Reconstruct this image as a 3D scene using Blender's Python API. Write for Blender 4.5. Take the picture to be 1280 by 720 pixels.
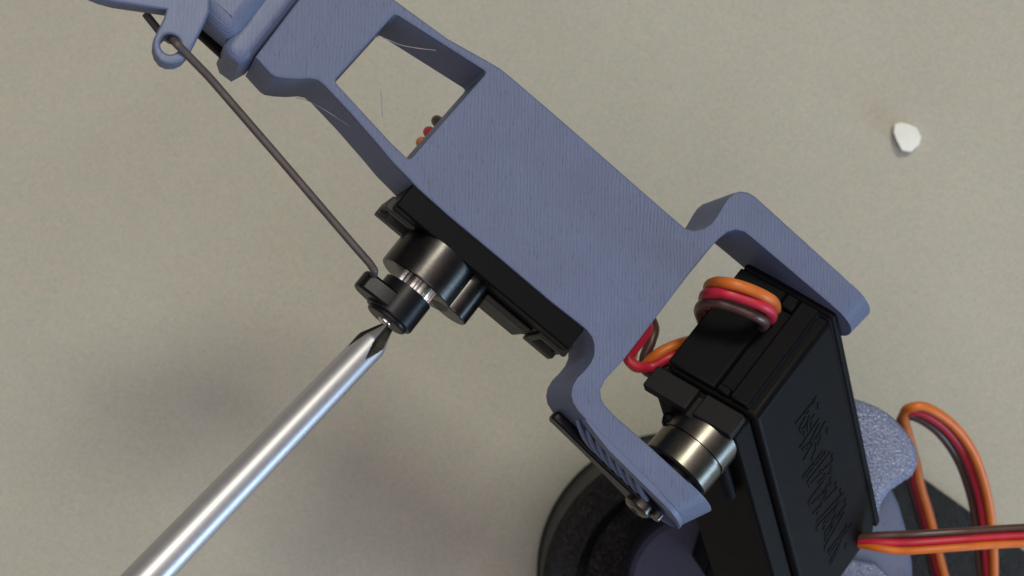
import bpy, bmesh, math, random
from mathutils import Vector, Matrix
random.seed(4)
for o in list(bpy.data.objects): bpy.data.objects.remove(o)
S = bpy.context.scene
COL = S.collection

# ------------------------------------------------------------------ camera, world, lamps, exposure
F = 2000.0                 # focal length in pixels of the 1280 px wide photograph
CZ = 0.320                 # lens height over the desk, metres
cd = bpy.data.cameras.new("camera"); cam = bpy.data.objects.new("camera", cd); COL.objects.link(cam)
cam.location = (0, 0, CZ); cam.rotation_euler = (0, 0, 0)
cd.sensor_width = 36; cd.lens = 36 * F / 1280; cd.clip_start = 0.005; cd.clip_end = 20
cd.dof.use_dof = True; cd.dof.focus_distance = 0.216; cd.dof.aperture_fstop = 38
S.camera = cam

w = bpy.data.worlds.new("World"); S.world = w; w.use_nodes = True
wb = w.node_tree.nodes["Background"]
wb.inputs[0].default_value = (0.95, 0.93, 0.90, 1); wb.inputs[1].default_value = 0.12

def area(name, loc, target, size, power, color):
    l = bpy.data.lights.new(name, 'AREA'); l.shape = 'RECTANGLE'; l.size, l.size_y = size
    l.energy = power; l.color = color
    o = bpy.data.objects.new(name, l); COL.objects.link(o); o.location = loc
    d = Vector(target) - Vector(loc); o.rotation_euler = d.to_track_quat('-Z', 'Y').to_euler()
    return o
area("ceiling_lamp", (0.49, 1.02, 1.87), (0, 0, 0.05), (0.36, 0.36), 18.8, (1.0, 1.0, 0.82))
area("room_light", (0.04, 0.02, 1.30), (0, 0, 0.05), (1.5, 1.2), 9.8, (1.0, 0.88, 0.91))
area("window_light", (0.66, -0.50, 0.16), (0.0, 0.0, 0.09), (0.34, 0.24), 3.6, (0.50, 0.73, 1.0))
S.view_settings.view_transform = 'Standard'; S.view_settings.look = 'None'
S.view_settings.exposure = 0.0; S.view_settings.gamma = 1.0
S.cycles.max_bounces = 8

# ------------------------------------------------------------------ geometry helpers
MM = 0.001
def ray(px, py):
    return Vector(((px - 640) / F, (360 - py) / F, -1.0))
def W(px, py, z):                      # the point at height z seen at a spot of the photograph
    return Vector((0, 0, CZ)) + ray(px, py) * (CZ - z)
N = Vector((0.27, 0.088, 1.0)); N.z = math.sqrt(1 - .27**2 - .088**2)     # normal of the forearm's front
O3 = Vector((0, 0, 0.105))
XA = (Vector((1, 0, 0)) - N * N.x).normalized(); YA = N.cross(XA)
MF = Matrix(((XA.x, YA.x, N.x, O3.x), (XA.y, YA.y, N.y, O3.y), (XA.z, YA.z, N.z, O3.z), (0, 0, 0, 1)))
def FP(px, py, n=0.0):                 # point on the plane n metres over the forearm's front
    r = ray(px, py); c = Vector((0, 0, CZ))
    return c + r * ((O3 + N * n - c).dot(N) / r.dot(N))
MFI = MF.inverted()
def pl(px, py, n=0.0):
    q = MFI @ FP(px, py, n); return Vector((q.x, q.y))

def ident(): return Matrix.Identity(4)
def frame(o, x, y, z):
    return Matrix(((x.x, y.x, z.x, o.x), (x.y, y.y, z.y, o.y), (x.z, y.z, z.z, o.z), (0, 0, 0, 1)))

WM = {}
def add(name, mesh, mat, parent=None, M=None, label=None, smooth=35, bevel=0, seg=2, **props):
    """link a mesh as one object; mesh data are in the space of M"""
    o = bpy.data.objects.new(name, mesh); COL.objects.link(o)
    M = M.copy() if M else ident()
    if M == ident() and len(mesh.vertices):           # put the origin in the middle of world-space meshes
        c = sum((v.co for v in mesh.vertices), Vector()) / len(mesh.vertices)
        mesh.transform(Matrix.Translation(-c)); M = Matrix.Translation(c)
    WM[o] = M
    if parent is not None:
        o.parent = parent; o.matrix_basis = WM[parent].inverted() @ M
    else: o.matrix_basis = M
    if mat is not None and not mesh.materials: mesh.materials.append(mat)
    if smooth:
        for p in mesh.polygons: p.use_smooth = True
        mesh.set_sharp_from_angle(angle=math.radians(smooth))
    if bevel:
        b = o.modifiers.new("bevel", 'BEVEL'); b.width = bevel; b.segments = seg; b.limit_method = 'ANGLE'; b.angle_limit = math.radians(32)
        b.harden_normals = False
    if smooth:
        wn = o.modifiers.new('weighted_normals', 'WEIGHTED_NORMAL'); wn.weight = 60; wn.keep_sharp = True
    if label: o["label"] = label
    for k, v in props.items(): o[k] = v
    return o
def empty(name, M, parent=None, **props):
    o = bpy.data.objects.new(name, None); COL.objects.link(o); WM[o] = M.copy(); o.empty_display_size = .01
    if parent is not None:
        o.parent = parent; o.matrix_basis = WM[parent].inverted() @ M
    else: o.matrix_basis = M
    for k, v in props.items(): o[k] = v
    return o
def to_mesh(bm, name="m"):
    bmesh.ops.recalc_face_normals(bm, faces=bm.faces)
    me = bpy.data.meshes.new(name); bm.to_mesh(me); bm.free(); return me
def box(bm, x, y, z, M=None):
    vs = [Vector((a, b, c)) for c in z for b in y for a in x]
    if M: vs = [M @ v for v in vs]
    v = [bm.verts.new(p) for p in vs]
    for f in ((0, 2, 3, 1), (4, 5, 7, 6), (0, 1, 5, 4), (2, 6, 7, 3), (0, 4, 6, 2), (1, 3, 7, 5)):
        bm.faces.new([v[i] for i in f])
def lathe(bm, p0, p1, prof, seg=48, rfun=None):
    """prof: list of (t along metres from p0, radius)"""
    ax = (p1 - p0).normalized(); s = ax.orthogonal().normalized(); t = ax.cross(s)
    rings = []
    for (d, r) in prof:
        rings.append([bm.verts.new(p0 + ax * d + (s * math.cos(a) + t * math.sin(a)) * (rfun(r, d, a) if rfun else r))
                      for a in [2 * math.pi * i / seg for i in range(seg)]])
    for A, B in zip(rings, rings[1:]):
        for i in range(seg):
            bm.faces.new((A[i], A[(i + 1) % seg], B[(i + 1) % seg], B[i]))
    bm.faces.new(rings[0][::-1]); bm.faces.new(rings[-1])
def catmull(P, n=6):
    Q = [P[0] * 2 - P[1]] + P + [P[-1] * 2 - P[-2]]; out = []
    for i in range(1, len(Q) - 2):
        a, b, c, d = Q[i - 1:i + 3]
        for k in range(n):
            t = k / n
            out.append(.5 * ((2 * b) + (c - a) * t + (2 * a - 5 * b + 4 * c - d) * t * t + (3 * b - a - 3 * c + d) * t ** 3))
    out.append(P[-1]); return out
def tube(bm, pts, r, seg=12, taper=None):
    pts = [p for i, p in enumerate(pts) if i == 0 or (p - pts[i - 1]).length > 1e-6]
    t = (pts[1] - pts[0]).normalized(); s = t.orthogonal().normalized(); rings = []
    for i, p in enumerate(pts):
        a = pts[max(i - 1, 0)]; b = pts[min(i + 1, len(pts) - 1)]
        t = (b - a).normalized(); s = (s - t * s.dot(t)).normalized(); u = t.cross(s)
        rr = r * (taper(i / (len(pts) - 1)) if taper else 1)
        rings.append([bm.verts.new(p + (s * math.cos(k * 2 * math.pi / seg) + u * math.sin(k * 2 * math.pi / seg)) * rr) for k in range(seg)])
    for A, B in zip(rings, rings[1:]):
        for i in range(seg): bm.faces.new((A[i], A[(i + 1) % seg], B[(i + 1) % seg], B[i]))
    bm.faces.new(rings[0][::-1]); bm.faces.new(rings[-1])
def plate(loops, n0, n1, bev=0.0003, res=2):
    """solid between n0 and n1 (local z) with outline loops[0] and holes; rounded edges"""
    cu = bpy.data.curves.new("c", 'CURVE'); cu.dimensions = '2D'; cu.fill_mode = 'BOTH'
    for L in loops:
        sp = cu.splines.new('POLY'); sp.points.add(len(L) - 1); sp.use_cyclic_u = True
        for i, p in enumerate(L): sp.points[i].co = (p[0], p[1], 0, 1)
    cu.extrude = abs(n1 - n0) / 2 - bev; cu.bevel_depth = bev; cu.bevel_resolution = res; cu.offset = -bev
    o = bpy.data.objects.new("c", cu); COL.objects.link(o)
    dg = bpy.context.evaluated_depsgraph_get(); dg.update()
    me = bpy.data.meshes.new_from_object(o.evaluated_get(dg), depsgraph=dg)
    bpy.data.objects.remove(o); bpy.data.curves.remove(cu)
    me.transform(Matrix.Translation((0, 0, (n0 + n1) / 2)))
    bm = bmesh.new(); bm.from_mesh(me); bmesh.ops.remove_doubles(bm, verts=bm.verts, dist=1e-6)
    bpy.data.meshes.remove(me); return bm
def merge(bm, other):
    me = bpy.data.meshes.new("t"); other.to_mesh(me); other.free(); bm.from_mesh(me); bpy.data.meshes.remove(me)
def smooth_loop(P, k=3):
    return catmull([Vector(p) for p in P], k)
def arc_corner(P, r, n=5):
    """round every corner of a closed 2-D polygon"""
    out = []; m = len(P)
    for i in range(m):
        a, b, c = Vector(P[i - 1]), Vector(P[i]), Vector(P[(i + 1) % m])
        d1 = (a - b); d2 = (c - b); rr = min(r, d1.length * .45, d2.length * .45)
        p, q = b + d1.normalized() * rr, b + d2.normalized() * rr
        for k in range(n + 1):
            t = k / n; out.append(p * (1 - t) ** 2 + b * 2 * t * (1 - t) + q * t * t)
    return out

# ------------------------------------------------------------------ materials
def mat(name):
    m = bpy.data.materials.new(name); m.use_nodes = True; nt = m.node_tree
    return m, nt, nt.nodes["Principled BSDF"], nt.nodes.new, nt.links.new
def setp(b, col, rough, metal=0.0, spec=0.5):
    b.inputs['Base Color'].default_value = (*col, 1); b.inputs['Roughness'].default_value = rough
    b.inputs['Metallic'].default_value = metal; b.inputs['Specular IOR Level'].default_value = spec
def mm_coords(nt, new, link, scale=(1000, 1000, 1000), rot=(0, 0, 0)):
    tc = new('ShaderNodeTexCoord'); mp = new('ShaderNodeMapping'); mp.inputs['Scale'].default_value = scale
    mp.inputs['Rotation'].default_value = rot
    link(tc.outputs['Object'], mp.inputs['Vector']); return tc, mp
def noise(new, link, vec, scale, detail=3, rough=.55, dist=0):
    n = new('ShaderNodeTexNoise'); n.inputs['Scale'].default_value = scale; n.inputs['Detail'].default_value = detail
    n.inputs['Roughness'].default_value = rough; n.inputs['Distortion'].default_value = dist
    link(vec, n.inputs['Vector']); return n.outputs['Fac']
def math_(new, link, op, a, b=None, clamp=False):
    m = new('ShaderNodeMath'); m.operation = op; m.use_clamp = clamp
    for i, x in enumerate((a, b)):
        if x is None: continue
        if isinstance(x, (int, float)): m.inputs[i].default_value = x
        else: link(x, m.inputs[i])
    return m.outputs[0]
def ramp(new, link, fac, stops):
    r = new('ShaderNodeValToRGB'); link(fac, r.inputs[0]); e = r.color_ramp.elements
    e[0].position, e[0].color = stops[0][0], (*stops[0][1], 1); e[1].position, e[1].color = stops[-1][0], (*stops[-1][1], 1)
    for p, c in stops[1:-1]: x = e.new(p); x.color = (*c, 1)
    return r.outputs[0]
def bump(new, link, b, h, strength, dist):
    n = new('ShaderNodeBump'); n.inputs['Strength'].default_value = strength; n.inputs['Distance'].default_value = dist
    link(h, n.inputs['Height']); link(n.outputs[0], b.inputs['Normal'])

def printed(name, col, rough, stripes=True, glitter=0.0, spec=.5, vs=.9, tilt=0.05):
    """fused filament print: raster lines on faces along local z, layer lines on the walls"""
    m, nt, b, new, link = mat(name); setp(b, col, rough, 0, spec)
    tc, mp = mm_coords(nt, new, link)
    wv = new('ShaderNodeTexWave'); wv.wave_type = 'BANDS'; wv.bands_direction = 'X'; wv.inputs['Scale'].default_value = .62
    wv.inputs['Distortion'].default_value = 6.5; wv.inputs['Detail'].default_value = 3; wv.inputs['Detail Scale'].default_value = .8
    r1 = new('ShaderNodeMapping'); r1.inputs['Rotation'].default_value = (0, 0, tilt); r1.inputs['Scale'].default_value = (1, .35, 1)
    link(mp.outputs[0], r1.inputs[0]); link(r1.outputs[0], wv.inputs['Vector'])
    st = new('ShaderNodeMapping'); st.inputs['Scale'].default_value = (3.1, .55, 1); link(mp.outputs[0], st.inputs[0])
    pit = noise(new, link, st.outputs[0], 1.0, 5, .7)
    big = noise(new, link, mp.outputs[0], .11, 2)
    ly = new('ShaderNodeTexWave'); ly.wave_type = 'BANDS'; ly.bands_direction = 'Z'; ly.inputs['Scale'].default_value = 1.15
    ly.inputs['Distortion'].default_value = .5; link(mp.outputs[0], ly.inputs['Vector'])
    sep = new('ShaderNodeSeparateXYZ'); link(tc.outputs['Normal'], sep.inputs[0])
    nz = math_(new, link, 'GREATER_THAN', math_(new, link, 'ABSOLUTE', sep.outputs['Z']), .85)
    fr = math_(new, link, 'ADD', math_(new, link, 'MULTIPLY', wv.outputs['Fac'], math_(new, link, 'MULTIPLY', big, .75)),
               math_(new, link, 'MULTIPLY', math_(new, link, 'SUBTRACT', pit, .5), 1.6))
    if not stripes: fr = math_(new, link, 'MULTIPLY', fr, .22)
    a1 = math_(new, link, 'MULTIPLY', fr, nz)
    a2 = math_(new, link, 'MULTIPLY', math_(new, link, 'MULTIPLY', ly.outputs['Fac'], 1.1), math_(new, link, 'SUBTRACT', 1.0, nz))
    if not stripes: a2 = math_(new, link, 'MULTIPLY', a2, .45)
    h = math_(new, link, 'ADD', a1, a2)
    if glitter:
        v = new('ShaderNodeTexVoronoi'); v.inputs['Scale'].default_value = vs; link(mp.outputs[0], v.inputs['Vector'])
        h = math_(new, link, 'ADD', h, math_(new, link, 'MULTIPLY', v.outputs['Distance'], glitter))
    bump(new, link, b, h, .85, .00009)
    # shade in the pits between strands is painted into the colour
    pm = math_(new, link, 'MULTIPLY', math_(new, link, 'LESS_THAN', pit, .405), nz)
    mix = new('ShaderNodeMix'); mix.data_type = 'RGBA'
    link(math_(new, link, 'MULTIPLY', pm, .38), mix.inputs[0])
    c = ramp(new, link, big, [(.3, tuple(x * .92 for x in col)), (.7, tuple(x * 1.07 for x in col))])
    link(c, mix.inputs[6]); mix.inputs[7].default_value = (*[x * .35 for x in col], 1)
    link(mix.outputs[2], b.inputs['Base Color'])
    link(math_(new, link, 'ADD', math_(new, link, 'MULTIPLY', pit, .25), rough - .12), b.inputs['Roughness'])
    return m
BLUE = (0.094, 0.121, 0.215)
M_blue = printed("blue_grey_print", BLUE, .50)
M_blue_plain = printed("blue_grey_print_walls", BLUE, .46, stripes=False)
M_blue_gloss = printed("blue_grey_print_glossy", tuple(x * 1.3 for x in BLUE), .20, glitter=2.6, vs=2.2, tilt=.8, spec=1.0)  # colour lightened to stand in for overhead reflections on the gloss
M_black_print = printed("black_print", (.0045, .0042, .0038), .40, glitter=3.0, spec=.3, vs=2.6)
M_turn = printed("blue_grey_print_shaded", (.050, .052, .088), .6, stripes=False, spec=.2)  # blue-grey turntable print, its shade put into a darker colour

def simple(name, col, rough, metal=0, spec=.5, bscale=2.0, bstr=.15, bdist=.00004, cvar=.1):
    m, nt, b, new, link = mat(name); setp(b, col, rough, metal, spec)
    tc, mp = mm_coords(nt, new, link)
    n = noise(new, link, mp.outputs[0], bscale, 4)
    bump(new, link, b, n, bstr, bdist)
    n2 = noise(new, link, mp.outputs[0], .35, 3)
    link(ramp(new, link, n2, [(.3, tuple(x * (1 - cvar) for x in col)), (.7, tuple(x * (1 + cvar) for x in col))]), b.inputs['Base Color'])
    link(math_(new, link, 'ADD', math_(new, link, 'MULTIPLY', n2, .16), rough - .08), b.inputs['Roughness'])
    return m
M_case = simple("black_servo_plastic", (.0028, .0027, .0036), .46, 0, .08, 5, .6, .00004)
M_case_lt = simple("dark_grey_plastic", (.022, .021, .019), .5, 0, .3, 5, .5, .00003)
M_case_mid = simple("servo_plastic_mid", (.0065, .0062, .0066), .5, 0, .15, 5, .5, .00003)  # black a little lighter than the case, for the mounting flange
M_lower = simple("brushed_gear_cover", (.13, .118, .10), .30, 1, .5, 1.0, .25, .00004)
M_horn = simple("black_nylon", (.004, .004, .006), .36, 0, .2, 1.5, .3, .00004)
M_gear = simple("dark_polished_metal", (.050, .047, .044), .27, 1, .5, 1.0, .25, .00004)
M_bright = simple("nickel", (.62, .60, .56), .22, 1, .5, 2, .2, .00004)
M_wire = simple("dull_steel_wire", (.085, .070, .068), .55, .35, .5, 2.5, .5, .00005, .2)
M_orange = simple("orange_insulation", (.56, .135, .014), .46, 0, .5, .6, .3, .0001)
M_red = simple("red_insulation", (.44, .012, .035), .46, 0, .5, .6, .3, .0001)
M_brown = simple("brown_insulation", (.070, .032, .026), .36, 0, .5, .6, .3, .0001)
M_paper = simple("white_scrap", (.74, .77, .72), .8, 0, .3, 1, .6, .0003, .03)
M_fil = simple("thin_filament", (.30, .27, .30), .4)
M_handle = simple("dark_red_handle", (.22, .02, .02), .3)
def brushed():
    m, nt, b, new, link = mat("chrome_plated_shaft"); setp(b, (.50, .485, .51), .2, .80)
    tc, mp = mm_coords(nt, new, link)
    st = new('ShaderNodeMapping'); st.inputs['Scale'].default_value = (3, 3, .08); link(mp.outputs[0], st.inputs[0])
    n = noise(new, link, st.outputs[0], 2.0, 4, .6); bump(new, link, b, n, .10, .00001)
    n2 = noise(new, link, mp.outputs[0], .9, 5, .7)
    link(math_(new, link, 'ADD', math_(new, link, 'MULTIPLY', n2, .16), .34), b.inputs['Roughness'])
    return m
M_shaft = brushed()
M_flute = simple("driver_tip_steel", (.17, .15, .13), .38, 1, .5, 2, .5, .00008, .3)
def desk_mat():
    m, nt, b, new, link = mat("pale_laminate"); setp(b, (.4, .4, .4), .62, 0, .25)
    tc, mp = mm_coords(nt, new, link)
    fine = noise(new, link, mp.outputs[0], 2.2, 3, .7)
    mid = noise(new, link, mp.outputs[0], .035, 4, .5)
    g = new('ShaderNodeTexNoise'); g.inputs['Scale'].default_value = 2.2; g.inputs['Detail'].default_value = 2; link(mp.outputs[0], g.inputs['Vector'])
    c1 = ramp(new, link, mid, [(.3, (.385, .372, .318)), (.7, (.405, .397, .338))])
    mix = new('ShaderNodeMix'); mix.data_type = 'RGBA'; mix.blend_type = 'OVERLAY'; mix.inputs[0].default_value = .22
    link(c1, mix.inputs[6]); link(g.outputs['Color'], mix.inputs[7])
    mx2 = new('ShaderNodeMix'); mx2.data_type = 'RGBA'; mx2.blend_type = 'MULTIPLY'; mx2.inputs[0].default_value = 1
    link(mix.outputs[2], mx2.inputs[6]); link(ramp(new, link, fine, [(.25, (.88, .88, .88)), (.75, (1.08, 1.08, 1.08))]), mx2.inputs[7])
    link(mx2.outputs[2], b.inputs['Base Color']); bump(new, link, b, fine, .25, .00006)
    return m
M_desk = desk_mat()

# ------------------------------------------------------------------ the desk
bm = bmesh.new(); box(bm, (-.6, .6), (-.45, .45), (-.025, 0))
desk = add("desk_surface", to_mesh(bm), M_desk, bevel=.002, label="pale grey laminate desk top under the robot arm", kind="structure")

bm = bmesh.new()                                        # little scrap
P = [(1119, 155), (1127, 153), (1136, 155), (1146, 160), (1151, 172), (1149, 181), (1139, 190), (1128, 188), (1121, 176), (1117, 165)]
lo = [bm.verts.new(W(x, y, .0001)) for x, y in P]; hi = [bm.verts.new(W(x + random.uniform(-.5, .5), y, .0016 + .0008 * random.random())) for x, y in P]
c = bm.verts.new(W(1134, 170, .0021))
for i in range(len(P)):
    j = (i + 1) % len(P); bm.faces.new((lo[i], lo[j], hi[j], hi[i])); bm.faces.new((hi[i], hi[j], c))
bm.faces.new(lo[::-1])
add("paper_scrap", to_mesh(bm), M_paper, smooth=60, label="small white ragged scrap lying alone on the desk at upper right", category="scrap")

# ------------------------------------------------------------------ the robot arm
BASE_C = W(862, 742, .025)
root = empty("robotic_arm", Matrix.Translation((BASE_C.x, BASE_C.y, 0)),
             label="blue-grey 3D printed robotic arm with black servos over a pale desk", category="robot arm")

# base: plate, round housing, turntable
bm = bmesh.new()
corner = [W(1085, 548, .003), W(1330, 724, .003), W(1010, 1180, .003), W(765, 1004, .003)]
poly = arc_corner([(v.x, v.y) for v in corner], .002)
add("base_plate", to_mesh(plate([poly], 0.0002, .0032, .0004)), M_black_print, root)
bm = bmesh.new()
c0 = Vector((BASE_C.x, BASE_C.y, .0033)); R = 185 / F * (CZ - .025)
prof = [(0, R + .0006), (.001, R), (.0205, R), (.0215, R - .0012), (.0216, R - .0060), (.0195, R - .0075), (.0150, R - .0085), (.0148, .003)]
lathe(bm, c0, c0 + Vector((0, 0, 1)), prof, 96)
add("base_housing", to_mesh(bm), M_black_print, root, smooth=30)
tc_ = W(872, 733, .030); tc_.z = .018
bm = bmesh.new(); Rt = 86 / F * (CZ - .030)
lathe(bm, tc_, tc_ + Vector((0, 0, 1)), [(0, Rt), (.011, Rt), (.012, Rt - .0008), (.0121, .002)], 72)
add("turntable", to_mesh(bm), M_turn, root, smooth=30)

# shoulder bracket: tall printed cheek on the far side of the servo
def zplate(pts, z0, z1, name, m, bev=.0006, label=None, par=root, smo=40):
    L = [W(x, y, z1) for x, y in pts]; L = [(v.x, v.y) for v in L]
    bm = plate([L], z0, z1, bev)
    return add(name, to_mesh(bm), m, par, label=label, smooth=smo)
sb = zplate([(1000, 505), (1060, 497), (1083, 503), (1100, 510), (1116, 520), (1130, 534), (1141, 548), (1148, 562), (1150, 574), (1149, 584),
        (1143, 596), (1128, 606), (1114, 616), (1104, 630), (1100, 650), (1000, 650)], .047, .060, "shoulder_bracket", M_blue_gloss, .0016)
zplate([(1020, 560), (1080, 590), (1112, 606), (1124, 630), (1134, 665), (1141, 705), (1143, 760), (1020, 780)], .0165, .047, "cheek_wall", M_blue_plain, .0008, par=sb)
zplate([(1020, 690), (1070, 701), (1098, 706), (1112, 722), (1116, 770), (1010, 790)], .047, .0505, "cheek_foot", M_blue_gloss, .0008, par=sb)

# ---- forearm bracket
front = [(382, -12), (319, 71), (338, 92), (344, 96), (356, 98), (372, 99), (388, 98), (397, 100), (405, 106), (438, 141), (472, 180), (492, 204), (510, 222), (522, 235),
         (560, 269), (625, 323), (690, 378), (722, 403), (733, 412), (740, 421), (743, 431), (743, 443), (739, 453), (731, 463), (722, 472), (716, 482), (714, 493),
         (716, 503), (722, 513), (730, 522), (832, 622),
         (866, 607), (815, 560), (768, 519), (757, 507), (752, 497), (751, 487), (757, 475), (780, 450), (817, 402), (860, 345), (893, 305), (900, 298), (910, 290), (920, 287), (931, 290), (946, 302),
         (1043, 384), (1068, 358), (1050, 341), (953, 253), (944, 245), (935, 240), (926, 239), (918, 241), (911, 247), (905, 256), (897, 270), (889, 280), (879, 286), (867, 288), (857, 285),
         (830, 262), (782, 220), (700, 148), (638, 95), (627, 86), (612, 77), (560, 48), (497, 2), (450, -30)]
hole = [(494, 17), (609, 90), (512, 200), (488, 177), (418, 101)]
T = 12 * MM
fl = [pl(*p) for p in front]
hl = arc_corner([pl(*p) for p in hole], .0006, 3)
bm = plate([fl, hl], -T, 0, .00035, 3)
def tip(bm, a0, a1, b0, b1, r=.006, ov=.0006):
    """rounded end of a fork arm: edges a0->a1 and b0->b1 run towards the end"""
    a0, a1, b0, b1 = [pl(*p) for p in (a0, a1, b0, b1)]
    da, db = (a1 - a0).normalized(), (b1 - b0).normalized()
    st = [(-ov, r)] + [(r * math.sin(t), r * math.cos(t)) for t in [math.radians(k) for k in range(0, 89, 8)]] + [(r * .9995, .0006)]
    rings = []
    for s, h in st:
        e = 0.00001
        A, B = a1 + da * s, b1 + db * s; k = (B - A).normalized() * e; A, B = A + k, B - k
        h -= e
        rings.append([bm.verts.new((A.x, A.y, -r + h)), bm.verts.new((B.x, B.y, -r + h)), bm.verts.new((B.x, B.y, -r - h)), bm.verts.new((A.x, A.y, -r - h))])
    for P, Q in zip(rings, rings[1:]):
        for i in range(4): bm.faces.new((P[i], P[(i + 1) % 4], Q[(i + 1) % 4], Q[i]))
    bm.faces.new(rings[0][::-1]); bm.faces.new(rings[-1])
b2 = bmesh.new()
tip(b2, (768, 519), (866, 607), (730, 522), (832, 622))
tip(b2, (946, 302), (1043, 384), (953, 253), (1068, 358))
bmesh.ops.recalc_face_normals(b2, faces=b2.faces)
sharp = [e for e in b2.edges if len(e.link_faces) == 2 and e.calc_face_angle() > math.radians(50) and (e.verts[0].co - e.verts[1].co).length < .0010]
bmesh.ops.bevel(b2, geom=sharp, offset=.00035, segments=2, affect='EDGES', profile=.5, clamp_overlap=True)
merge(bm, b2)
fb = add("forearm_bracket", to_mesh(bm), M_blue, root, MF, smooth=38)

# lower fork arm: lips and slanting ribs left on its outer side
A0, A1 = pl(730, 522), pl(832, 622); dl = (A1 - A0).normalized(); on = Vector((dl.y, -dl.x))
if on.x > 0: on = -on
La = (A1 - A0).length
MA = MF @ Matrix(((dl.x, on.x, 0, A0.x), (dl.y, on.y, 0, A0.y), (0, 0, 1, 0), (0, 0, 0, 1)))   # x along the arm, y outward, z over the front
bm = bmesh.new()
def lip(z_out, z_in, y1=.0008):
    st = [(.0004 + i * (La - .0004) / 6) for i in range(7)] + [La + .006 * math.sin(math.radians(k)) for k in range(10, 81, 10)]
    rings = []
    for s in st:
        h = 1.0 if s <= La else math.cos(math.asin(min(1, (s - La) / .006)))
        zo = -.006 + (z_out + .006) * h; zi = -.006 + (z_in + .006) * h
        yy = y1 * min(1, s / .005) + .00002
        rings.append([bm.verts.new((s, -.0003, zo)), bm.verts.new((s, yy, zo)), bm.verts.new((s, yy, zi)), bm.verts.new((s, -.0003, zi))])
    for P, Q in zip(rings, rings[1:]):
        for i in range(4): bm.faces.new((P[i], P[(i + 1) % 4], Q[(i + 1) % 4], Q[i]))
    bm.faces.new(rings[0]); bm.faces.new(rings[-1][::-1])
lip(-.00015, -.0022); lip(-.0100, -.0118, .0006)
add("side_rim", to_mesh(bm), M_blue_plain, fb, MA, bevel=.0003)
for i in range(7):
    bm = bmesh.new(); s = .0002 + i * .0019
    pts = [Vector((s + t * .0082, .0001 + .0006 * math.sin(math.pi * min(1, t * .75 + .15)), -.0026 - .0052 * t - .0009 * math.sin(t * 3.1))) for t in [k / 8 for k in range(9)]]
    tube(bm, pts, .00036, 8, lambda t: .55 + .7 * math.sin(math.pi * min(1, .1 + t * .85)))
    add("print_rib", to_mesh(bm), M_blue_plain, fb, MA)

# ---- servo horn on the lower fork arm
bm = bmesh.new()
hz = -.0084
out = [(-.0013, -.0016), (-.0018, 0), (-.0013, .0016), (.004, .0014), (.0085, .0016), (La - .001, .0024), (La + .0012, .0024), (La + .0028, .0016), (La + .0034, 0), (La + .0028, -.0016), (La + .0012, -.0024), (La - .001, -.0024), (.0085, -.0016), (.004, -.0014)]
out = smooth_loop([(x, y, 0) for x, y in out] + [(out[0][0], out[0][1], 0)], 3)[:-1]
lo = [bm.verts.new((p.x, .0002, hz + p.y)) for p in out]; hi = [bm.verts.new((p.x, .0016, hz + p.y)) for p in out]
for i in range(len(out)):
    j = (i + 1) % len(out); bm.faces.new((lo[i], lo[j], hi[j], hi[i]))
bm.faces.new(lo[::-1]); bm.faces.new(hi)
horn = add("servo_horn", to_mesh(bm), M_horn, root, MA, bevel=.0004, smooth=50)
bm = bmesh.new()
lathe(bm, Vector((La + .0002, .0016, -.0078)), Vector((La + .0002, 1, -.0078)), [(-.0005, .0021), (.0006, .0021), (.0010, .0016), (.0011, .0007), (.0007, .0004)], 32)
add("horn_screw", to_mesh(bm), M_lower, horn, MA)
bm = bmesh.new()
lathe(bm, Vector((La + .0027, .0012, -.0066)), Vector((La + .0027, 1, -.0066)), [(-.0005, .0009), (.0005, .0009), (.0007, .0004)], 20)
add("horn_screw", to_mesh(bm), M_lower, horn, MA)

# ------------------------------------------------------------------ forearm micro servo (drives the gripper rod)
p1, p2 = pl(522, 235), pl(722, 403); el = (p2 - p1).normalized(); eo = Vector((el.y, -el.x))
if eo.x > 0: eo = -eo
MS = MF @ Matrix(((el.x, eo.x, 0, p1.x), (el.y, eo.y, 0, p1.y), (0, 0, 1, 0), (0, 0, 0, 1)))   # x along, y outward, z over front
bm = bmesh.new()
box(bm, (-.0008, .0298), (-.0012, .0036), (-.0034, -.0006))
box(bm, (.0042, .0256), (-.0012, .0036), (-.0117, -.0034)); box(bm, (-.0008, .0042), (-.0012, .0020), (-.0117, -.0034)); box(bm, (.0256, .0298), (-.0012, .0020), (-.0117, -.0034))
ms = add("micro_servo", to_mesh(bm), M_case, root, MS, bevel=.0003)
for (a, b, openx) in ((-.0016, .0041, -1), (.0257, .0306, 1)):
    bm = bmesh.new()
    box(bm, (a, b), (.00202, .0040), (-.0048, -.0035)); box(bm, (a, b), (.00202, .0040), (-.0117, -.0094))
    x = (b - .0010, b) if openx < 0 else (a, a + .0010)
    box(bm, x, (.00202, .0040), (-.0094, -.0048))
    x = (a, a + .0008) if openx < 0 else (b - .0008, b)
    box(bm, x, (.00202, .0034), (-.0094, -.0048))
    add("mounting_tab", to_mesh(bm), M_case_lt, ms, MS, bevel=.0002)
bm = bmesh.new(); pts = [(.0140, .0037), (.0140, .0046), (.0243, .0046), (.0252, .0037)]
v0 = [bm.verts.new((x, y, -.0117)) for x, y in pts]; v1 = [bm.verts.new((x, y, -.0050)) for x, y in pts]
for i in range(4): j = (i + 1) % 4; bm.faces.new((v0[i], v0[j], v1[j], v1[i]))
bm.faces.new(v0[::-1]); bm.faces.new(v1)
add("gearbox_lid", to_mesh(bm), M_case_lt, ms, MS, bevel=.0002)
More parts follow.
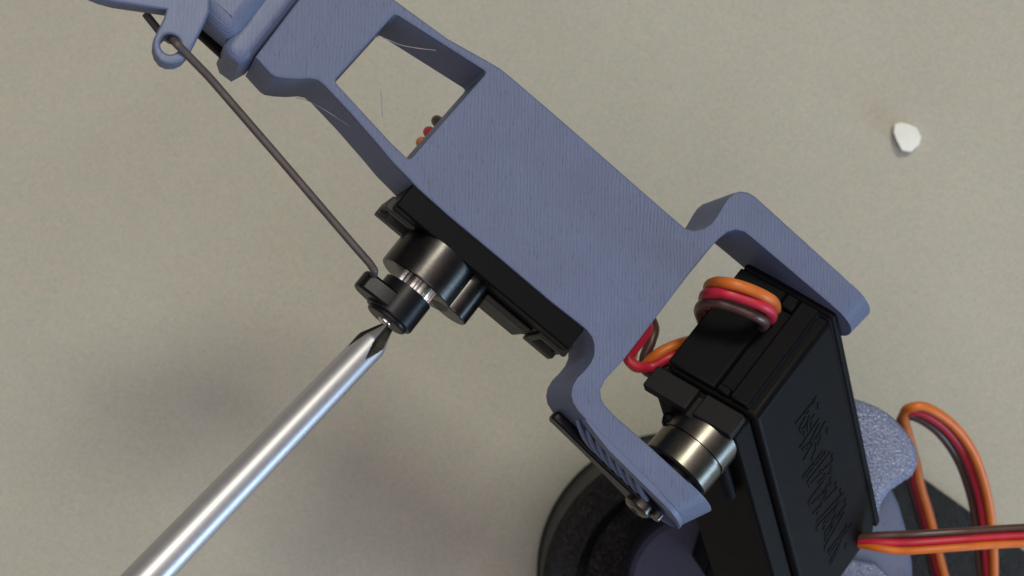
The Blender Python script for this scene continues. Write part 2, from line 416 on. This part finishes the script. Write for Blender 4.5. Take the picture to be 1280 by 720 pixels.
def scyl(name, l, r, o0, o1, m, par, n=-.006, bev=.0003, seg=56, M=MS, rf=None, extra=None):
    bm = bmesh.new(); p = Vector((l, o0, n)); L = o1 - o0
    prof = [(0, r), (L - bev, r), (L - bev * .3, r - bev * .35), (L, r - bev)]
    if extra: prof += extra(L)
    lathe(bm, p, p + Vector((0, 1, 0)), prof, seg, rf)
    return add(name, to_mesh(bm), m, par, M, smooth=32)
gh = scyl("gear_housing", .0086, .0058, .0034, .0092, M_gear, ms)
scyl("idler_housing", .0142, .0030, .0034, .0092, M_gear, ms)
scyl("output_spline", .0088, .0026, .0092, .0108, M_bright, ms, bev=.0001, seg=84, rf=lambda r, d, a: r * (1 + .06 * (1 if math.sin(21 * a) > 0 else -1)))
hub = scyl("output_horn", .0083, .0037, .0104, .0150, M_horn, root, bev=.0003)
bm = bmesh.new()                                           # arm of the horn
prof = [(.0115, .0026), (.0100, .0034), (.0070, .0033), (.0042, .0025), (.0030, .0021), (.0024, .0011), (.0023, 0)]
prof = prof + [(x, -y) for x, y in prof[-2::-1]]
tl = lambda x, y: (x - .0004, -.0060 + y + (.0088 - x) * .12)
lo = [bm.verts.new((tl(x, y)[0], .0120, tl(x, y)[1])) for x, y in prof]; hi = [bm.verts.new((tl(x, y)[0], .0146, tl(x, y)[1])) for x, y in prof]
for i in range(len(prof)): j = (i + 1) % len(prof); bm.faces.new((lo[i], lo[j], hi[j], hi[i]))
bm.faces.new(lo[::-1]); bm.faces.new(hi)
add("horn_arm", to_mesh(bm), M_horn, hub, MS, bevel=.00035, seg=2)
scyl("horn_collar", .0083, .0031, .0150, .0156, M_horn, hub, bev=.0003)
scyl("horn_screw", .0083, .0010, .0152, .0159, M_bright, hub, bev=.0002)

# ------------------------------------------------------------------ push rod
mp = lambda x, y, z: MS @ Vector((x, y, z))
a = mp(.0034, .0124, -.0048)
tipz = .0016
P = [a + (mp(.0034, .0150, -.0048) - a) * .5, a, FP(468, 338, -.0022), FP(462, 329, -.0018), FP(440, 304, -.0014), FP(345, 193, .0003), FP(262, 97, .0024), FP(228, 62, .0046), FP(221, 55, .0051), FP(217, 51, .0040),
     FP(213, 50, .0005), FP(208, 47, -.0022), FP(200, 40, -.0034), FP(181, 16, -.0040)]
bm = bmesh.new(); pts = []
for i in range(len(P) - 1):                                # straight runs with tight bends
    pts += [P[i].lerp(P[i + 1], t) for t in (.06, .5, .94)]
tube(bm, pts, .00054, 12)
add("push_rod", to_mesh(bm), M_wire, root, smooth=50)

# ------------------------------------------------------------------ gripper
def fplate(pts, n0, n1, bev, rnd=0, holes=()):
    L = [pl(x, y, n1) for x, y in pts]
    if rnd: L = arc_corner(L, rnd)
    H = [[pl(x, y, n1) for x, y in h] for h in holes]
    return to_mesh(plate([L] + H, n0, n1, bev, 4))
gb = add("gripper_mount", fplate([(200, -60), (226, -14), (247, 15), (284, 47), (303, 40), (372, -45)], -.0105, .0012, .0026), M_blue_plain, root, MF, smooth=50)
add("mount_flange", fplate([(303, 24), (286, 44), (280, 56), (284, 68), (300, 80), (318, 70), (383, -12), (410, -50), (350, -50)], -.0125, -.0002, .0014), M_blue_plain, gb, MF, smooth=50)
bm = bmesh.new(); lathe(bm, FP(252, 22, -.0062), FP(300, 66, -.0062), [(0, .0024), (.0072, .0024)], 32)
add("mount_pin", to_mesh(bm), M_case, gb)
bm = bmesh.new(); lathe(bm, FP(281, 50, -.004), FP(285, 54, -.004), [(0, .0005), (.0006, .0004)], 12)
add("pin_cap", to_mesh(bm), M_bright, gb)
n1 = .0042
circ = lambda cx, cy, r, n=28: [(cx + r * math.cos(2 * math.pi * k / n), cy + r * math.sin(2 * math.pi * k / n)) for k in range(n)]
link = [(60, -60), (100, -12), (122, -3), (140, 2), (160, 5), (208, 12), (205, 22), (197, 38), (192, 48), (191, 58), (194, 68), (200, 76), (209, 80), (219, 80), (228, 76), (236, 67), (245, 50), (256, 28), (262, 14), (262, -60)]
add("gripper_link", fplate(link, n1 - .0034, n1, .00035, 0, [circ(213, 55, 12.5)]), M_blue_plain, root, MF, smooth=40)

# ------------------------------------------------------------------ shoulder servo
V0, Va, Vc, Vb = W(943, 527, .0970), W(1047, 388, .0905), W(829, 461, .0925), W(1011, 782, .0680)  # corners from image pixels at chosen heights; leaves the box sheared and overlong
a_, b_, c_ = Va - V0, Vb - V0, Vc - V0
MSH = frame(V0, a_, c_, b_)       # x: along the shaft away from the gears, y: width, z: length (fractions)
def sbox(bm, x, y, z):            # box in fractions of the case
    vs = [V0 + a_ * i + c_ * j + b_ * k for k in z for j in y for i in x]
    v = [bm.verts.new(p) for p in vs]
    for f in ((0, 2, 3, 1), (4, 5, 7, 6), (0, 1, 5, 4), (2, 6, 7, 3), (0, 4, 6, 2), (1, 3, 7, 5)): bm.faces.new([v[i] for i in f])
bm = bmesh.new(); sbox(bm, (0.02, .925), (0, 1), (0, 1))
ss = add("shoulder_servo", to_mesh(bm), M_case, root, bevel=.0008, seg=3)
bm = bmesh.new(); sbox(bm, (.928, 1.0), (0, 1), (0, 1)); add("bottom_cover", to_mesh(bm), M_case, ss, bevel=.0005)
bm = bmesh.new(); sbox(bm, (.05, .95), (.02, .98), (.01, .97)); add("inner_shell", to_mesh(bm), M_case, ss)
bm = bmesh.new(); sbox(bm, (-.16, 0.021), (.07, .95), (.012, 1)); add("gearbox_case", to_mesh(bm), M_case, ss, bevel=.0004)
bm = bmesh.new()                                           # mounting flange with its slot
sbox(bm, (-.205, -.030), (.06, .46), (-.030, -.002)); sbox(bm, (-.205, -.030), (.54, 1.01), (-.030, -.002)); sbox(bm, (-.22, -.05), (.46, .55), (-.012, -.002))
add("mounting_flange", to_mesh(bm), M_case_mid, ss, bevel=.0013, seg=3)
bm = bmesh.new(); sbox(bm, (-.27, -.158), (.20, .85), (.05, .30)); add("gearbox_top", to_mesh(bm), M_case, ss, bevel=.0010)
# ridges and the cable recess on the end wall
for r_ in ((.04, .91, .46, .97), (.04, .91, .10, .30), (.04, .10, .31, .45), (.80, .91, .31, .45)):
    bm = bmesh.new(); sbox(bm, (r_[0], r_[1]), (r_[2], r_[3]), (-.022, .002)); add("end_panel", to_mesh(bm), M_case, ss, bevel=.0003)
# raised moulded lettering, worn past reading: strokes only
rnd = random.Random(11)
bm = bmesh.new()
def stroke(x0, y0, x1, y1, w=.010):
    # x along the shaft, y along the length, on the broad side (width fraction 0)
    q = []
    A = V0 + a_ * x0 + b_ * y0; B = V0 + a_ * x1 + b_ * y1
    nrm = a_.cross(b_).normalized()
    if nrm.dot(c_) > 0: nrm = -nrm
    d = (B - A).normalized(); s = d.cross(nrm) * .00020
    vs = [A - s, A + s, B + s, B - s]
    lo = [bm.verts.new(v - nrm * .0001) for v in vs]; hi = [bm.verts.new(v + nrm * .00011) for v in vs]
    for i in range(4): j = (i + 1) % 4; bm.faces.new((lo[i], lo[j], hi[j], hi[i]))
    bm.faces.new(hi)
y = .19
while y < .90:
    k = (y - .19) / .71
    h0, h1 = .36 + rnd.uniform(-.06, .08), .60 + rnd.uniform(-.10, .05) + .04 * k
    if .42 < y < .50: h0 = .34
    stroke(h0, y, h1, y + rnd.choice((-.03, -.008, 0, .008, .03)))
    if rnd.random() < .5: stroke(h1, y, h1 - .01, y + .020)
    if rnd.random() < .5: stroke(h0, y, h0 + .01, y + .020)
    if rnd.random() < .3: stroke((h0 + h1) / 2, y, (h0 + h1) / 2, y + .018)
    y += rnd.choice((.017, .022, .022, .034))
add("moulded_lettering", to_mesh(bm), M_case, ss, smooth=0)
# metal gear housing at the lower fork arm
q1, q2 = FP(893, 530, -.0062), FP(842, 590, -.0062); Lh = (q2 - q1).length
bm = bmesh.new(); lathe(bm, q1, q2, [(0, .0053), (Lh * .52, .0053), (Lh * .53, .0050), (Lh * .57, .0050), (Lh * .58, .0053), (Lh - .0003, .0053), (Lh, .0050)], 64)
hs = add("gear_housing", to_mesh(bm), M_lower, ss, smooth=30)
bm = bmesh.new(); q3 = q2 + (q2 - q1).normalized() * .003
lathe(bm, q2, q3, [(0, .0034), (.003, .0034)], 40); add("shaft_collar", to_mesh(bm), M_horn, ss)
# lower servo of the base, mostly in the dark
bm = bmesh.new()
L = [W(x, y, .050) for x, y in ((905, 640), (972, 690), (950, 760), (880, 720))]
lo = [bm.verts.new(Vector((p.x, p.y, .030))) for p in L]; hi = [bm.verts.new(p) for p in L]
for i in range(4): j = (i + 1) % 4; bm.faces.new((lo[i], lo[j], hi[j], hi[i]))
bm.faces.new(lo[::-1]); bm.faces.new(hi)
add("base_servo", to_mesh(bm), M_case, root, bevel=.0005)

# ------------------------------------------------------------------ ribbon cables of three wires
def ribbon(name, st, label=None, r=.00064, order=("brown", "red", "orange")):
    """st: stations of three (px, py, z)"""
    mats = {"brown": M_brown, "red": M_red, "orange": M_orange}
    e0 = W(*st[0][1]); grp = empty(name, Matrix.Translation(e0), root)
    for k, c in enumerate(order):
        P = [W(*s[k]) for s in st]
        bm = bmesh.new(); tube(bm, catmull(P, 7), r, 14)
        add("wire", to_mesh(bm), mats[c], grp, label=c + " wire of the ribbon cable", smooth=60)
    return grp
def two(st):                       # stations given by the brown and the orange wire
    out = []
    for (b, o) in st: out.append((b, tuple((p + q) / 2 for p, q in zip(b, o)), o))
    return out
# A: the big loop by the base
ribbon("servo_cable", two([((1232, 790, .012), (1246, 790, .014)), ((1229, 740, .018), (1243, 740, .021)), ((1223, 690, .024), (1242, 690, .028)), ((1219, 645, .030), (1238, 641, .034)), ((1210, 606, .034), (1229, 599, .039)),
    ((1196, 571, .038), (1214, 561, .043)), ((1175, 542, .042), (1190, 530, .047)), ((1151, 524, .044), (1160, 510, .050)), ((1133, 520, .044), (1140, 509, .050)),
    ((1124, 530, .040), (1130, 518, .046)), ((1125, 550, .034), (1136, 545, .040)), ((1132, 580, .029), (1145, 578, .032)), ((1140, 612, .024), (1151, 608, .028)), ((1151, 650, .018), (1163, 648, .023)),
    ((1163, 700, .012), (1175, 697, .017)), ((1176, 750, .008), (1188, 747, .012))]), r=.00082)
# B: runs out of the frame to the right
ribbon("servo_cable", two([((1040, 676, .060), (1046, 679, .060)), ((1066, 673, .064), (1072, 680, .064)), ((1092, 670, .066), (1098, 685, .067)), ((1120, 668.5, .067), (1124, 688.5, .068)), ((1150, 667.5, .068), (1153, 687.5, .069)), ((1200, 664.5, .068), (1202, 684, .069)),
    ((1245, 661.5, .067), (1246, 681, .068)), ((1300, 659, .066), (1300, 679, .067)), ((1400, 658, .064), (1400, 678, .065))]))
# C: loop out of the end wall of the shoulder servo, then D and E behind the forearm
ribbon("servo_cable", [((950, 412, .088), (962, 403, .088), (970, 390, .088)), ((956, 403, .0955), (965, 392, .0965), (968, 379, .0965)), ((945, 395, .0985), (955, 383, .100), (958, 371, .1005)),
    ((922, 385, .099), (930, 373, .101), (936, 361, .102)), ((898, 378, .099), (905, 366, .101), (912, 354, .102)), ((881, 379, .096), (886, 367, .098), (895, 353, .099)),
    ((874, 388, .091), (880, 372, .092), (886, 358, .093)), ((878, 402, .087), (882, 390, .087), (888, 372, .087)), ((884, 430, .084), (890, 420, .084), (896, 405, .084)),
    ((880, 446, .083), (886, 436, .083), (888, 424, .083)), ((862, 450, .084), (864, 438, .085), (864, 426, .085)),
    ((838, 458, .085), (838, 446, .087), (840, 433, .087)), ((818, 466, .084), (814, 458, .087), (820, 444, .087)), ((807, 462, .083), (797, 458, .088), (803, 459, .085)),
    ((806, 446, .083), (785, 447, .088), (790, 455, .083)), ((814, 426, .083), (799, 428, .086), (791, 440, .081)), ((817, 407, .082), (810, 409, .084), (797, 420, .081)),
    ((800, 380, .080), (795, 385, .081), (765, 395, .080)), ((740, 300, .080), (725, 310, .080), (710, 320, .080))], r=.00080)
# E: three wires peeping out under the body's upper edge
ribbon("servo_cable", [((640, 240, .082), (630, 250, .082), (620, 260, .082)), ((590, 190, .084), (578, 202, .084), (566, 214, .084)), ((560, 162, .085), (548, 176, .085), (540, 189, .085)), ((546, 151, .087), (536, 165, .087), (527, 178, .087)),
    ((556, 159, .089), (547, 173, .089), (538, 185, .089)), ((580, 180, .092), (570, 190, .092), (560, 205, .092))], r=.00085)

# ------------------------------------------------------------------ wisps of filament
for P, r in (([FP(462, 46, -.001), FP(480, 48, .0), FP(500, 56, -.002), FP(520, 60, -.003), FP(545, 63, -.002)], .00006),
             ([FP(476, 112, -.002), FP(477, 128, -.001), FP(478, 146, -.002)], .00005),
             ([FP(370, 122, -.008), FP(385, 126, -.007), FP(410, 140, -.004), FP(440, 160, -.005)], .00005)):
    bm = bmesh.new(); tube(bm, catmull(P, 5), r, 6); add("filament_string", to_mesh(bm), M_fil, fb)

# ------------------------------------------------------------------ screwdriver
tipP = mp(.0083, .0158, -.0060)
tipP = W(484, 409, tipP.z)
far = W(183, 722, tipP.z + .020)
ax = (far - tipP).normalized()
MD = Matrix.Translation(tipP) @ ax.to_track_quat('Z', 'Y').to_matrix().to_4x4() 
Rs = .00214
cl = MD.inverted().to_3x3() @ (Vector((0, 0, CZ)) - tipP); rl = MD.inverted().to_3x3() @ Vector((.7, -.7, 0))
PHI = math.atan2(cl.y, cl.x); dphi = (math.atan2(rl.y, rl.x) - PHI + math.pi) % (2 * math.pi) - math.pi
PHI += math.copysign(math.radians(24), dphi)
bm = bmesh.new(); seg = 288
def rad(s, th):
    R0 = min(Rs, .0006 + s * .50) if s < .0030 else min(Rs, .0021)
    R0 = min(Rs + max(0, s - .008) * .0085, .00090 + s * .38)
    d = .00032 + s * .29
    r = R0
    for k in range(4):
        ph = (th - PHI - k * math.pi / 2 + math.pi) % (2 * math.pi) - math.pi
        q = math.cos(ph) - abs(math.sin(ph)) * .7
        if q > .05: r = min(r, d / q)
    return r
ss_ = [i * .0002 for i in range(36)] + [ .010, .03, .06, .095]
rings = [[bm.verts.new((rad(s, t) * math.cos(t), rad(s, t) * math.sin(t), s)) for t in [2 * math.pi * i / seg for i in range(seg)]] for s in ss_]
for k, (A, B) in enumerate(zip(rings, rings[1:])):
    for i in range(seg):
        f = bm.faces.new((A[i], A[(i + 1) % seg], B[(i + 1) % seg], B[i]))
        s = (ss_[k] + ss_[k + 1]) / 2; t = 2 * math.pi * (i + .5) / seg
        if rad(s, t) < min(Rs + max(0, s - .008) * .0085, .00090 + s * .38) - 1e-6: f.material_index = 1
bm.faces.new(rings[0][::-1]); bm.faces.new(rings[-1])
me = to_mesh(bm); me.materials.append(M_shaft); me.materials.append(M_flute)
drv = empty("screwdriver", MD, label="chrome cross-head screwdriver, its tip against the black servo horn", category="screwdriver")
add("shaft", me, None, drv, MD, smooth=28)
bm = bmesh.new()
lathe(bm, Vector((0, 0, .092)), Vector((0, 0, 1)), [(0, .004), (.002, .0062), (.010, .0075), (.016, .0070), (.022, .0080), (.060, .0092), (.078, .0085), (.084, .005)], 48,
      lambda r, d, a: r * (1 - .05 * max(0, math.cos(6 * a))))
add("handle", to_mesh(bm), M_handle, drv, MD)
